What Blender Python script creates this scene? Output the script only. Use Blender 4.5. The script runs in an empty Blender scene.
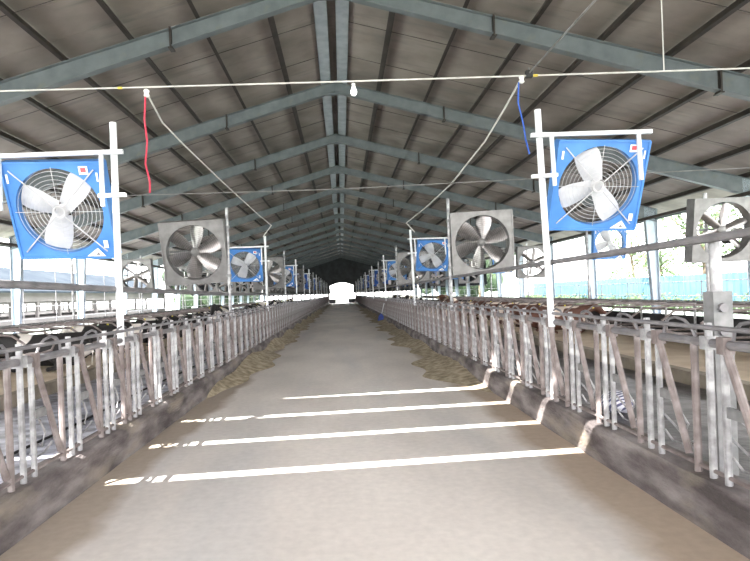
import bpy, math, random
from mathutils import Vector, Matrix, Euler
random.seed(7)
C = bpy.context.scene.collection
S = bpy.context.scene
PI = math.pi
ORD = ['first','second','third','fourth','fifth','sixth','seventh','eighth','ninth','tenth','eleventh','twelfth',
       'thirteenth','fourteenth','fifteenth','sixteenth','seventeenth','eighteenth','nineteenth','twentieth']
TENS = {2:'twenty',3:'thirty',4:'forty',5:'fifty'}
def ordinal(n):
    if n <= 20: return ORD[n-1]
    if n % 10 == 0: return {3:'thirtieth',4:'fortieth',5:'fiftieth'}[n//10]
    return TENS[n//10] + '-' + ORD[n%10-1]

# ------------------------------------------------------------ camera
F = 563.0
CAMZ = 1.65
roll = 0.038
Rwc = Matrix(((math.cos(roll), 0, -math.sin(roll)), (math.sin(roll), 0, math.cos(roll)), (0, -1, 0)))
cam_d = bpy.data.cameras.new('camera'); cam = bpy.data.objects.new('camera', cam_d); C.objects.link(cam)
M4 = Rwc.transposed().to_4x4(); M4.translation = Vector((0, 0, CAMZ)); cam.matrix_world = M4
cam_d.shift_x = 33/750; cam_d.shift_y = 13.5/750; cam_d.sensor_width = 36; cam_d.lens = 36*F/750; cam_d.clip_start = .05; cam_d.clip_end = 600
S.camera = cam

# ------------------------------------------------------------ materials
def newmat(name):
    m = bpy.data.materials.new(name); m.use_nodes = True
    return m, m.node_tree, m.node_tree.nodes['Principled BSDF']
def noise_mat(name, cols, scale=4, detail=6, rough=.7, metal=0.0, bump=0.0, stretch=(1,1,1), pos=(.35,.65), bscale=None, second=None, spec=None):
    m, nt, b = newmat(name)
    tc = nt.nodes.new('ShaderNodeTexCoord'); mp = nt.nodes.new('ShaderNodeMapping')
    mp.inputs['Scale'].default_value = stretch
    nt.links.new(tc.outputs['Object'], mp.inputs[0])
    n = nt.nodes.new('ShaderNodeTexNoise'); n.inputs['Scale'].default_value = scale; n.inputs['Detail'].default_value = detail
    nt.links.new(mp.outputs[0], n.inputs['Vector'])
    r = nt.nodes.new('ShaderNodeValToRGB')
    el = r.color_ramp.elements
    el[0].position = pos[0]; el[0].color = (*cols[0], 1); el[1].position = pos[1]; el[1].color = (*cols[-1], 1)
    for i, c in enumerate(cols[1:-1]):
        e = el.new(pos[0] + (pos[1]-pos[0])*(i+1)/(len(cols)-1)); e.color = (*c, 1)
    nt.links.new(n.outputs['Fac'], r.inputs[0])
    out = r.outputs[0]
    if second:
        sc, col, p0, p1, st = second
        mp2 = nt.nodes.new('ShaderNodeMapping'); mp2.inputs['Scale'].default_value = st
        nt.links.new(tc.outputs['Object'], mp2.inputs[0])
        n2 = nt.nodes.new('ShaderNodeTexNoise'); n2.inputs['Scale'].default_value = sc; n2.inputs['Detail'].default_value = 5
        nt.links.new(mp2.outputs[0], n2.inputs['Vector'])
        r2 = nt.nodes.new('ShaderNodeValToRGB'); r2.color_ramp.elements[0].position = p0; r2.color_ramp.elements[1].position = p1
        nt.links.new(n2.outputs['Fac'], r2.inputs[0])
        mx = nt.nodes.new('ShaderNodeMix'); mx.data_type = 'RGBA'
        nt.links.new(r2.outputs[0], mx.inputs['Factor']); nt.links.new(out, mx.inputs['A']); mx.inputs['B'].default_value = (*col, 1)
        out = mx.outputs['Result']
    nt.links.new(out, b.inputs['Base Color'])
    b.inputs['Roughness'].default_value = rough; b.inputs['Metallic'].default_value = metal
    if spec is not None: b.inputs['Specular IOR Level'].default_value = spec
    if bump:
        n3 = nt.nodes.new('ShaderNodeTexNoise'); n3.inputs['Scale'].default_value = bscale or scale*6; n3.inputs['Detail'].default_value = 4
        nt.links.new(mp.outputs[0], n3.inputs['Vector'])
        bp = nt.nodes.new('ShaderNodeBump'); bp.inputs['Strength'].default_value = bump; bp.inputs['Distance'].default_value = .02
        nt.links.new(n3.outputs['Fac'], bp.inputs['Height']); nt.links.new(bp.outputs[0], b.inputs['Normal'])
    return m
M = {}
M['lane'] = noise_mat('lane concrete', [(.64,.605,.575),(.74,.70,.665),(.80,.76,.72)], .55, 9, .75, bump=.12, bscale=14,
                      stretch=(1,.55,1), second=(.5,(.54,.54,.545),.5,.76,(1.6,.22,1)))
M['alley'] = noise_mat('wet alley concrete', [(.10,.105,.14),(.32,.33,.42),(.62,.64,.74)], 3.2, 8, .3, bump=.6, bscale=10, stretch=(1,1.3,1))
M['alley_dark'] = noise_mat('dark alley', [(.02,.02,.022),(.06,.055,.06),(.15,.14,.15)], 2.2, 8, .4, bump=.6, bscale=10)  # darker mottled grey than the left alley
M['curb'] = noise_mat('dirty curb concrete', [(.06,.05,.05),(.14,.122,.122),(.25,.23,.225)], 2.6, 12, .85, bump=1, bscale=22, stretch=(1,.6,2.2), second=(1.2,(.24,.21,.17),.52,.7,(1,1,3)))
M['pad'] = noise_mat('stall kerb concrete', [(.20,.17,.13),(.34,.30,.24)], 2, 6, .85, bump=.3)
M['sand'] = noise_mat('sand bedding', [(.52,.42,.31),(.66,.56,.43)], 1.6, 8, .95, bump=.6, bscale=20)
M['feed'] = noise_mat('feed', [(.24,.20,.135),(.38,.325,.23),(.52,.45,.33)], 7, 9, .95, bump=1, bscale=40)
M['roof'] = noise_mat('roof lining', [(.185,.155,.14),(.235,.20,.183),(.28,.24,.22)], .8, 7, .8, bump=.1,
                      second=(1.0,(.15,.14,.13),.55,.8,(.4,3.5,1)))
M['purlin'] = noise_mat('purlin paint', [(.022,.017,.015),(.045,.034,.03)], 3, 4, .6)
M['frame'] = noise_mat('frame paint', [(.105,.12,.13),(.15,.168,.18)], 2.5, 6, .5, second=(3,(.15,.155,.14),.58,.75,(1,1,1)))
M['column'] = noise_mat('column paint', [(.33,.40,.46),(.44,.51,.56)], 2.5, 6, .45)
M['ridge'] = noise_mat('ridge channel zinc', [(.33,.37,.42),(.44,.48,.52)], 3, 5, .4, .2)
M['galv'] = noise_mat('galvanised pipe', [(.19,.19,.195),(.29,.29,.30),(.43,.435,.445)], 9, 5, .42, .35)
M['rusty'] = noise_mat('weathered pipe', [(.13,.105,.10),(.19,.16,.155),(.27,.24,.235)], 7, 6, .6, .15)
M['rail'] = noise_mat('dull rail', [(.15,.145,.155),(.23,.225,.235)], 6, 6, .5, .3)
M['white'] = noise_mat('white painted pole', [(.60,.62,.65),(.72,.74,.77)], 6, 4, .4)
M['plate'] = noise_mat('clamp plate', [(.15,.155,.158),(.25,.25,.255)], 9, 6, .55, .3)
M['blue'] = noise_mat('blue fan housing', [(.06,.20,.52),(.085,.25,.60)], 3, 3, .38)
M['blade'] = noise_mat('white fan blade', [(.50,.51,.54),(.60,.61,.64)], 5, 3, .35)
M['steelfan'] = noise_mat('galvanised fan housing', [(.17,.165,.165),(.24,.235,.235)], 5, 5, .45, .45)
M['steelblade'] = noise_mat('steel blade', [(.24,.22,.22),(.40,.38,.38)], 5, 5, .3, .75)
M['wire'] = noise_mat('guard wire', [(.50,.50,.52),(.62,.62,.64)], 5, 3, .4, .3)
M['darkwire'] = noise_mat('dark guard wire', [(.10,.10,.10),(.17,.17,.17)], 5, 3, .5, .4)
M['dark'] = noise_mat('dark rubber', [(.012,.012,.014),(.03,.03,.032)], 5, 5, .7)
M['sticker'] = noise_mat('white sticker', [(.82,.82,.80),(.88,.88,.86)], 5, 2, .5)
M['stickred'] = noise_mat('red print', [(.62,.08,.10),(.66,.10,.12)], 5, 2, .5)
M['cable'] = noise_mat('pale cable', [(.50,.48,.47),(.62,.60,.58)], 5, 3, .6)
M['darkcable'] = noise_mat('grey cable', [(.16,.15,.15),(.26,.25,.25)], 5, 3, .6)
M['redrope'] = noise_mat('red rope', [(.50,.03,.07),(.62,.06,.10)], 20, 3, .8)
M['bluerope'] = noise_mat('blue rope', [(.02,.07,.35),(.04,.12,.48)], 20, 3, .8)
M['porcelain'] = noise_mat('white porcelain', [(.80,.78,.76),(.88,.86,.84)], 9, 3, .3)
M['ground'] = noise_mat('pale outside ground', [(.20,.29,.23),(.30,.36,.30),(.42,.43,.39)], .22, 8, .95)
M['leafm'] = noise_mat('leaves', [(.022,.05,.012),(.055,.10,.03)], .8, 4, .7)
M['leafd'] = noise_mat('dark leaves', [(.012,.03,.012),(.035,.06,.025)], .6, 4, .8)
M['bark'] = noise_mat('bark', [(.10,.075,.05),(.16,.13,.09)], 3, 6, .9, bump=.4)
M['bluesheet'] = noise_mat('blue sheet fence', [(.06,.125,.165),(.08,.155,.195)], .7, 4, .7, spec=.2)
M['bwall'] = noise_mat('barn wall', [(.11,.10,.10),(.15,.138,.138)], .5, 5, .8)
M['broof'] = noise_mat('barn roof', [(.024,.032,.042),(.036,.045,.054)], .5, 5, .95, spec=.05)
M['endwall'] = noise_mat('end wall sheet', [(.025,.028,.03),(.05,.055,.06)], 1, 5, .7)
M['plasticblue'] = noise_mat('blue plastic', [(.02,.05,.30),(.03,.08,.42)], 5, 3, .5)
M['yellow'] = noise_mat('yellow plastic', [(.6,.45,.05),(.66,.5,.08)], 5, 2, .5)
M['blueshaded'] = noise_mat('shaded blue housing', [(.02,.07,.28),(.035,.11,.38)], 3, 5, .6)  # far fans: dimness of the far barn painted into a darker blue
M['steelshaded'] = noise_mat('shaded steel housing', [(.06,.058,.058),(.11,.105,.105)], 3, 5, .6)  # far grey fans: same dimness painted into the steel colour
M['shade'] = noise_mat('dark shade cloth', [(.02,.022,.024),(.04,.042,.044)], 1.5, 5, .9)
def lane_extra(m):
    nt = m.node_tree; b = nt.nodes['Principled BSDF']; src = b.inputs['Base Color'].links[0].from_socket
    tc = nt.nodes.new('ShaderNodeTexCoord'); sx = nt.nodes.new('ShaderNodeSeparateXYZ'); nt.links.new(tc.outputs['Object'], sx.inputs[0])
    n = nt.nodes.new('ShaderNodeTexNoise'); n.inputs['Scale'].default_value = .9; n.inputs['Detail'].default_value = 8
    nt.links.new(tc.outputs['Object'], n.inputs['Vector'])
    def band(c0, w, amp, lo, hi, col, src, sgn=1):
        a = nt.nodes.new('ShaderNodeMath'); a.operation = 'SUBTRACT'; nt.links.new(sx.outputs['X'], a.inputs[0]); a.inputs[1].default_value = c0
        ab = nt.nodes.new('ShaderNodeMath'); ab.operation = 'ABSOLUTE'; nt.links.new(a.outputs[0], ab.inputs[0])
        dv = nt.nodes.new('ShaderNodeMath'); dv.operation = 'MULTIPLY_ADD'; nt.links.new(ab.outputs[0], dv.inputs[0]); dv.inputs[1].default_value = -1/w; dv.inputs[2].default_value = 1
        ad = nt.nodes.new('ShaderNodeMath'); ad.operation = 'MULTIPLY_ADD'; nt.links.new(n.outputs['Fac'], ad.inputs[0]); ad.inputs[1].default_value = amp; nt.links.new(dv.outputs[0], ad.inputs[2])
        r = nt.nodes.new('ShaderNodeValToRGB'); r.color_ramp.elements[0].position = lo; r.color_ramp.elements[1].position = hi
        nt.links.new(ad.outputs[0], r.inputs[0])
        mx = nt.nodes.new('ShaderNodeMix'); mx.data_type = 'RGBA'; nt.links.new(r.outputs[0], mx.inputs['Factor']); nt.links.new(src, mx.inputs['A']); mx.inputs['B'].default_value = (*col, 1)
        return mx.outputs['Result']
    src = band(2.3, .6, 1.0, .6, 1.35, (.44,.36,.285), src)
    src = band(-2.3, .5, 1.2, .7, 1.5, (.42,.36,.30), src)
    src = band(-.35, .5, 2.6, 1.5, 2.5, (.42,.43,.45), src)
    # fine grit
    n2 = nt.nodes.new('ShaderNodeTexNoise'); n2.inputs['Scale'].default_value = 14; n2.inputs['Detail'].default_value = 8; nt.links.new(tc.outputs['Object'], n2.inputs['Vector'])
    r = nt.nodes.new('ShaderNodeMapRange'); r.inputs['From Min'].default_value = .3; r.inputs['From Max'].default_value = .7; r.inputs['To Min'].default_value = .93; r.inputs['To Max'].default_value = 1.05
    nt.links.new(n2.outputs['Fac'], r.inputs['Value'])
    mx = nt.nodes.new('ShaderNodeVectorMath'); mx.operation = 'SCALE'; nt.links.new(src, mx.inputs[0]); nt.links.new(r.outputs[0], mx.inputs['Scale'])
    nt.links.new(mx.outputs[0], b.inputs['Base Color'])
lane_extra(M['lane'])
def bulb_mat():
    m, nt, b = newmat('bulb glass')
    n = nt.nodes.new('ShaderNodeTexNoise'); n.inputs['Scale'].default_value = 3
    b.inputs['Base Color'].default_value = (.9,.9,.88,1); b.inputs['Roughness'].default_value = .25
    b.inputs['Emission Color'].default_value = (1,.98,.94,1); b.inputs['Emission Strength'].default_value = .6
    return m
M['bulb'] = bulb_mat()
def cow_mat(name, c0, c1, thr):
    m, nt, b = newmat(name)
    tc = nt.nodes.new('ShaderNodeTexCoord'); oi = nt.nodes.new('ShaderNodeObjectInfo')
    mu = nt.nodes.new('ShaderNodeVectorMath'); mu.operation = 'ADD'
    sc = nt.nodes.new('ShaderNodeMath'); sc.operation = 'MULTIPLY'; sc.inputs[1].default_value = 40
    nt.links.new(oi.outputs['Random'], sc.inputs[0]); nt.links.new(tc.outputs['Object'], mu.inputs[0]); nt.links.new(sc.outputs[0], mu.inputs[1])
    n = nt.nodes.new('ShaderNodeTexNoise'); n.inputs['Scale'].default_value = 1.5; n.inputs['Detail'].default_value = 1
    nt.links.new(mu.outputs[0], n.inputs['Vector'])
    r = nt.nodes.new('ShaderNodeValToRGB'); r.color_ramp.elements[0].position = thr; r.color_ramp.elements[1].position = thr+.015
    r.color_ramp.elements[0].color = (*c0,1); r.color_ramp.elements[1].color = (*c1,1)
    nt.links.new(n.outputs['Fac'], r.inputs[0]); nt.links.new(r.outputs[0], b.inputs['Base Color'])
    b.inputs['Roughness'].default_value = .75
    return m
M['cowblack'] = cow_mat('black and white hide', (.012,.011,.011), (.72,.68,.64), .58)
M['cowbrown'] = cow_mat('brown and white hide', (.10,.04,.025), (.72,.62,.54), .52)
def stripe_mat():
    m, nt, b = newmat('striped sack')
    tc = nt.nodes.new('ShaderNodeTexCoord'); w = nt.nodes.new('ShaderNodeTexWave'); w.inputs['Scale'].default_value = 7
    w.inputs['Distortion'].default_value = .6; w.bands_direction = 'DIAGONAL'
    nt.links.new(tc.outputs['Object'], w.inputs[0])
    r = nt.nodes.new('ShaderNodeValToRGB'); r.color_ramp.elements[0].position = .42; r.color_ramp.elements[1].position = .5
    r.color_ramp.elements[0].color = (.10,.10,.20,1); r.color_ramp.elements[1].color = (.72,.74,.82,1)
    nt.links.new(w.outputs['Fac'], r.inputs[0]); nt.links.new(r.outputs[0], b.inputs['Base Color']); b.inputs['Roughness'].default_value = .7
    return m
M['stripe'] = stripe_mat()

# ------------------------------------------------------------ mesh builder
class MB:
    def __init__(s): s.v = []; s.f = []; s.mi = []; s.cur = 0
    def add(s, vs, fs):
        o = len(s.v); s.v += [tuple(p) for p in vs]
        for f in fs: s.f.append(tuple(i+o for i in f)); s.mi.append(s.cur)
    def box(s, a, b, R=None, piv=None):
        x0,y0,z0 = a; x1,y1,z1 = b
        vs = [Vector(p) for p in ((x0,y0,z0),(x1,y0,z0),(x1,y1,z0),(x0,y1,z0),(x0,y0,z1),(x1,y0,z1),(x1,y1,z1),(x0,y1,z1))]
        if R is not None:
            pv = Vector(piv or (0,0,0)); vs = [R @ (p-pv) + pv for p in vs]
        s.add(vs, [(0,3,2,1),(4,5,6,7),(0,1,5,4),(1,2,6,5),(2,3,7,6),(3,0,4,7)])
        return s
    def tube(s, path, r, n=8, closed=False, rs=None, cap=True):
        P = [Vector(p) for p in path]; m = len(P); rings = []
        ref = None
        for i in range(m):
            if closed: t = P[(i+1)%m]-P[i-1]
            elif i == 0: t = P[1]-P[0]
            elif i == m-1: t = P[-1]-P[-2]
            else: t = P[i+1]-P[i-1]
            t.normalize()
            if ref is None:
                ref = Vector((0,0,1)) if abs(t.z) < .9 else Vector((1,0,0))
            a = (ref - t*ref.dot(t)).normalized(); ref = a; b = t.cross(a)
            rr = rs[i] if rs else r
            rings.append([P[i] + (a*math.cos(2*PI*k/n) + b*math.sin(2*PI*k/n))*rr for k in range(n)])
        vs = [p for R in rings for p in R]; fs = []
        for i in range(m if closed else m-1):
            j = (i+1) % m
            for k in range(n): fs.append((i*n+k, i*n+(k+1)%n, j*n+(k+1)%n, j*n+k))
        if not closed and cap:
            fs.append(tuple(range(n-1,-1,-1))); fs.append(tuple((m-1)*n+k for k in range(n)))
        s.add(vs, fs); return s
    def ring(s, c, R, r, n=32, k=5, axis='y'):
        if axis == 'y': pts = [(c[0]+R*math.cos(2*PI*i/n), c[1], c[2]+R*math.sin(2*PI*i/n)) for i in range(n)]
        else: pts = [(c[0]+R*math.cos(2*PI*i/n), c[1]+R*math.sin(2*PI*i/n), c[2]) for i in range(n)]
        return s.tube(pts, r, k, closed=True)
    def prism(s, poly, lo, hi, axis='y'):
        def P(a, b, t):
            return {'y':(a,t,b),'x':(t,a,b),'z':(a,b,t)}[axis]
        n = len(poly)
        vs = [P(a,b,lo) for a,b in poly] + [P(a,b,hi) for a,b in poly]
        fs = [tuple(range(n)), tuple(range(2*n-1, n-1, -1))] + [(i, (i+1)%n, n+(i+1)%n, n+i) for i in range(n)]
        s.add(vs, fs); return s
    def lathe(s, prof, c, n=14, axis='z'):
        vs = []; m = len(prof)
        for r, h in prof:
            for k in range(n):
                a = 2*PI*k/n
                if axis == 'z': vs.append((c[0]+r*math.cos(a), c[1]+r*math.sin(a), c[2]+h))
                else: vs.append((c[0]+r*math.cos(a), c[1]+h, c[2]+r*math.sin(a)))
        fs = [(i*n+k, i*n+(k+1)%n, (i+1)*n+(k+1)%n, (i+1)*n+k) for i in range(m-1) for k in range(n)]
        fs.append(tuple(range(n-1,-1,-1))); fs.append(tuple((m-1)*n+k for k in range(n)))
        s.add(vs, fs); return s
    def mesh(s, name, mats, smooth=False):
        me = bpy.data.meshes.new(name); me.from_pydata(s.v, [], s.f)
        if not isinstance(mats, (list, tuple)): mats = [mats]
        for m in mats: me.materials.append(m)
        me.polygons.foreach_set('material_index', s.mi)
        import bmesh
        bm = bmesh.new(); bm.from_mesh(me); bmesh.ops.recalc_face_normals(bm, faces=bm.faces); bm.to_mesh(me); bm.free()
        if smooth:
            me.polygons.foreach_set('use_smooth', [True]*len(me.polygons))
            if hasattr(me, 'set_sharp_from_angle'): me.set_sharp_from_angle(angle=.7)
        me.update(); return me
    def build(s, name, mats, parent=None, smooth=False, loc=None):
        o = bpy.data.objects.new(name, s.mesh(name, mats, smooth)); C.objects.link(o)
        if parent: o.parent = parent
        if loc: o.location = loc
        return o
def tag(o, label, cat, group=None, kind=None):
    if label: o['label'] = label
    if cat: o['category'] = cat
    if group: o['group'] = group
    if kind: o['kind'] = kind
    return o
def struct(o): o['kind'] = 'structure'; return o
def empty(name, loc=(0,0,0), rz=0):
    o = bpy.data.objects.new(name, None); C.objects.link(o); o.location = loc; o.rotation_euler.z = rz; o.empty_display_size = .2
    return o
KIDS = {}
def kids(o): return [c for c in C.objects if c.parent == o] if o.name not in KIDS else KIDS[o.name]
def copy_tree(o, parent=None, ch=None):
    c = o.copy(); C.objects.link(c); c.parent = parent
    for k in kids(o): copy_tree(k, c)
    return c
def freeze(o):   # remember the children so that copying stays quick
    ks = [c for c in C.objects if c.parent == o]
    KIDS[o.name] = ks
    for k in ks: freeze(k)

# ------------------------------------------------------------ setting
Y0, Y1 = -11.0, 104.1
FX = 2.45                       # fence line
m = MB(); m.box((-2.4,Y0,-.2),(2.4,Y1+6,0)); struct(m.build('floor', M['lane']))
for sg, nm in ((-1,'left'),(1,'right')):
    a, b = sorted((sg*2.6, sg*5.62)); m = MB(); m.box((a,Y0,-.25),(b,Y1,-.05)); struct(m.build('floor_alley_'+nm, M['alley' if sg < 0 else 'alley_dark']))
    a, b = sorted((sg*11.4, sg*14.7)); m = MB(); m.box((a,Y0,-.25),(b,Y1,-.05)); struct(m.build('floor_outer_alley_'+nm, M['alley']))
    # feed kerb
    prof = [(sg*2.33,0),(sg*2.36,.27),(sg*2.39,.31),(sg*2.60,.33),(sg*2.64,.28),(sg*2.64,-.2),(sg*2.33,-.2)]
    m = MB()
    ys = [Y0 + (Y1-Y0)*i/260 for i in range(261)]
    n = len(prof); vs = []
    for y in ys:
        w = random.uniform(-.006,.006)
        for i,(x,z) in enumerate(prof): vs.append((x + (w if i<3 else 0), y, z + (random.uniform(-.008,.008) if 1<=i<=3 else 0)))
    fs = [(i*n+k, i*n+(k+1)%n, (i+1)*n+(k+1)%n, (i+1)*n+k) for i in range(len(ys)-1) for k in range(n)]
    fs += [tuple(range(n)), tuple((len(ys)-1)*n+k for k in range(n))]
    m.add(vs, fs); struct(m.build('trim_'+('1' if sg<0 else '2'), M['curb']))
    # stall platform kerb
    m = MB(); a, b = sorted((sg*5.6, sg*5.8)); m.box((a,Y0,-.25),(b,Y1,.17))
    a, b = sorted((sg*11.2, sg*11.4)); m.box((a,Y0,-.25),(b,Y1,.17)); struct(m.build('trim_'+('3' if sg<0 else '4'), M['pad']))
    # sand
    m = MB(); nx, ny = 12, 180; vs = []
    for j in range(ny+1):
        for i in range(nx+1):
            vs.append((sg*(5.8+5.4*i/nx), Y0+(Y1-Y0)*j/ny, .155+(0 if i in (0,nx) else random.uniform(-.01,.05))))
    fs = [(j*(nx+1)+i, j*(nx+1)+i+1, (j+1)*(nx+1)+i+1, (j+1)*(nx+1)+i) for j in range(ny) for i in range(nx)]
    m.add(vs, fs); tag(m.build('sand_bedding', M['sand'], smooth=True), 'tan sand bedding in the stalls behind the %s fence' % nm, 'bedding', kind='stuff')

# ground outside
m = MB(); m.box((-150,-60,-.5),(150,260,-.26)); struct(m.build('ground', M['ground']))

# ---- roof
RZ, SL, EX = 8.92, .275, 15.2
def rz(x): return RZ - SL*abs(x)
TX, TY = .45, .57
slits = []   # (roof x0, x1, function y centre, half width)
def add_slit(xg0, xg1, xs, ys, w0, w1):
    # ground segment -> roof slit in the left slope (sheet under side)
    def rp(xg, yg):
        xr = (xg - TX*RZ)/(1+TX*SL); z = RZ + SL*xr
        return xr, yg - TY*z
    a = rp(xg0, ys + .1*(xg0-xs)); b = rp(xg1, ys + .1*(xg1-xs))
    slits.append((a[0], b[0], a[1], b[1], w0/2, w1/2))
add_slit(-6, 2.7, -1.89, 5.20, .15, .18)
add_slit(-6, 2.7, -1.69, 6.45, .15, .17)
add_slit(-3.4, 2.7, -1.55, 7.72, .14, .20)
add_slit(-1.0, 2.7, -1.0, 9.08, .04, .34)
m = MB()
TH = .03
def sheet(x0, x1, ya0, ya1, yb0, yb1):   # x0: y from ya0..ya1, x1: y from yb0..yb1
    z0, z1 = rz(x0), rz(x1)
    lo = [(x0,ya0,z0),(x1,yb0,z1),(x1,yb1,z1),(x0,ya1,z0)]
    hi = [(x,y,z+TH) for x,y,z in lo]
    m.add(lo+hi, [(0,1,2,3),(7,6,5,4),(0,4,5,1),(1,5,6,2),(2,6,7,3),(3,7,4,0)])
YB = 9.6
bx = sorted(set([-EX, 0.0] + [s[0] for s in slits] + [s[1] for s in slits]))
for x0, x1 in zip(bx[:-1], bx[1:]):
    act = []
    for s in slits:
        if s[0] <= x0+1e-6 and s[1] >= x1-1e-6:
            def yw(x): t = (x-s[0])/(s[1]-s[0]); return s[2]+(s[3]-s[2])*t, s[4]+(s[5]-s[4])*t
            c0, w0 = yw(x0); c1, w1 = yw(x1); act.append((c0-w0, c0+w0, c1-w1, c1+w1))
    act.sort(); pa, pb = Y0, Y0
    for q in act: sheet(x0, x1, pa, q[0], pb, q[2]); pa, pb = q[1], q[3]
    sheet(x0, x1, pa, YB, pb, YB)
sheet(0, EX, Y0, YB, Y0, YB)
# rest of the roof with lapped sheet joints
y = YB; k = 0
while y < Y1:
    y2 = min(y+1.22, Y1)
    for sg in (-1, 1):
        x = 0
        sheet(0, sg*EX, y, y2-.012 if y2 < Y1 else y2, y, y2-.012 if y2 < Y1 else y2)
    y = y2
# cover strips closing the joints from above
y = YB
while y < Y1-1.3:
    y += 1.22
    for sg in (-1, 1):
        x0, x1 = 0, sg*EX
        lo = [(x0,y-.06,rz(x0)+TH),(x1,y-.06,rz(x1)+TH),(x1,y+.06,rz(x1)+TH),(x0,y+.06,rz(x0)+TH)]
        hi = [(a,b,c+.015) for a,b,c in lo]
        m.add(lo+hi, [(0,1,2,3),(7,6,5,4),(0,4,5,1),(1,5,6,2),(2,6,7,3),(3,7,4,0)])
struct(m.build('ceiling', M['roof']))
# ridge cap
m = MB(); m.prism([(-.35,RZ-.05),(0,RZ+.08),(.35,RZ-.05),(.35,RZ),(0,RZ+.12),(-.35,RZ)], Y0, Y1); struct(m.build('ceiling_ridge_cap', M['purlin']))

# ---- portal frames
FY = [12.6+6.1*k for k in range(-4, 16)]
RT, RB = 8.70, 8.36         # rafter top / bottom at the ridge
XL, XR = -14.5, 13.95
def rtop(x): return RT - SL*abs(x)
def rbot(x): return RB - .291*abs(x)
def rafter(mb, sg, X):
    for (fz, dz, w) in ((rtop, -.014, .1), (rbot, .014, .1)):
        a, b = (0, fz(0)), (X, fz(X))
        m_ = mb
        m_.prism([(a[0],a[1]),(b[0],b[1]),(b[0],b[1]+dz),(a[0],a[1]+dz)], -w, w)
    mb.prism([(0,rtop(0)-.01),(X,rtop(X)-.01),(X,rbot(X)+.01),(0,rbot(0)+.01)], -.006, .006)
def colm(mb, sg, X):
    zt = rtop(X); xin = X - sg*.52; xinb = X - sg*.24
    mb.box((min(X,X-sg*.016),-.11,-.2),(max(X,X-sg*.016),.11,zt))
    mb.prism([(xinb,-.2),(xinb+sg*.016,-.2),(xin+sg*.016,rbot(xin)+.0),(xin,rbot(xin)+.0)], -.11, .11)
    mb.prism([(X,-.2),(xinb,-.2),(xin,rbot(xin)),(xin,rtop(xin)-.02),(X,zt-.01)], -.006, .006)
meshes = {}
for sg, X in ((-1,XL),(1,XR)):
    mb = MB(); rafter(mb, sg, X); meshes['r',sg] = mb.mesh('rafter', M['frame'])
    mb = MB(); colm(mb, sg, X); meshes['c',sg] = mb.mesh('column', M['column'])
    mb = MB()
    for xx in (sg*3.6, sg*8.6):
        mb.box((xx-.02,-.11,rbot(xx)-.05),(xx+.02,.11,rtop(xx)+.02)); mb.box((xx-.05,-.12,rbot(xx)-.06),(xx+.05,.12,rbot(xx)-.03))
    meshes['s',sg] = mb.mesh('splice_plate', M['purlin'])
mb = MB(); mb.box((-.012,-.1,RB-.04),(.012,.1,RT)); mb.prism([(-.3,rbot(.3)),(.3,rbot(.3)),(0,RB-.03)],-.09,.09); meshes['a'] = mb.mesh('apex_plate', M['frame'])
def addobj(name, me, parent=None, loc=None):
    o = bpy.data.objects.new(name, me); C.objects.link(o)
    if parent: o.parent = parent
    if loc: o.location = loc
    return o
for i, fy in enumerate(FY[3:]):
    t = empty('steel_roof_frame', (0, fy, 0))
    if i == 0: lab = 'steel roof frame overhead in front of the camera, just above the picture'
    elif i == 1: lab = 'topmost blue-grey steel roof frame, cut by the top edge of the photo'
    elif i == len(FY)-4: lab = 'last blue-grey steel roof frame at the far end wall'
    else: lab = 'blue-grey steel roof frame, %s one visible down the barn' % ordinal(i)
    tag(t, lab, 'roof frame', 'steel roof frames along the barn')
    for sg in (-1,1):
        addobj('rafter', meshes['r',sg], t); addobj('column', meshes['c',sg], t)
        if i < 8: addobj('splice_plate', meshes['s',sg], t)
    if i < 8: addobj('apex_plate', meshes['a'], t)
# purlins
PX = [1.45+1.51*i for i in range(9)]
for sg, nm in ((-1,'left'),(1,'right')):
    for i, px in enumerate(PX):
        x = sg*px; z = rtop(px)+.004
        R = Matrix.Rotation(sg*math.atan(SL), 3, 'Y')
        mb = MB(); w = .045 if i != 0 else .075
        mb.box((x-w,6.2,z+.0),(x+w,Y1,z+.012), R, (x,0,z)); mb.box((x-.006,6.2,z),(x+.006,Y1,z+.19), R, (x,0,z)); 
        o = mb.build('roof_purlin', M['purlin'])
        tag(o, 'dark steel roof purlin, %s out from the ridge on the %s slope' % (ordinal(i+1), nm), 'purlin', 'purlins under the roof sheets')
    # ridge channel
    mb = MB(); xa, xb = sorted((sg*.10, sg*.44))
    z = 8.70
    mb.box((xa,6.2,z),(xb,Y1,z+.012)); mb.box((xa,6.2,z),(xa+.012,Y1,z+.08)); mb.box((xb-.012,6.2,z),(xb,Y1,z+.07))
    o = mb.build('ridge_channel', M['ridge']); tag(o, 'pale flat steel channel running along the %s side of the ridge' % nm, 'channel', 'ridge channels')
    # sag rods / flat ties
    mb = MB()
    for fy in FY[3:]:
        for dy in (2.0, 4.1):
            if fy+dy < Y1: mb.tube([(sg*.44, fy+dy, rtop(.44)+.12),(sg*13.7, fy+dy, rtop(13.7)+.12)], .008, 4)
    tag(mb.build('sag_rods', M['purlin']), 'thin steel sag rods crossing the purlins of the %s roof slope' % nm, 'rods', kind='stuff')
    # eave beam
    X = XL if sg < 0 else XR
    mb = MB(); zz = rbot(abs(X))
    mb.box((X-.05,Y0,zz+.1),(X+.05,Y1,zz+.28)); mb.box((X-.1,Y0,zz+.27),(X+.1,Y1,zz+.285))
    tag(mb.build('eave_beam', M['frame']), 'steel eave beam tying the column heads on the %s side' % nm, 'beam')
    mb = MB(); xx = X-sg*.7; mb.box((xx-.04,6,rbot(abs(xx))-.16),(xx+.04,Y1,rbot(abs(xx))-.04))
    tag(mb.build('eave_tie', M['purlin']), 'dark brown tie beam just inside the %s eave' % nm, 'beam')
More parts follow.
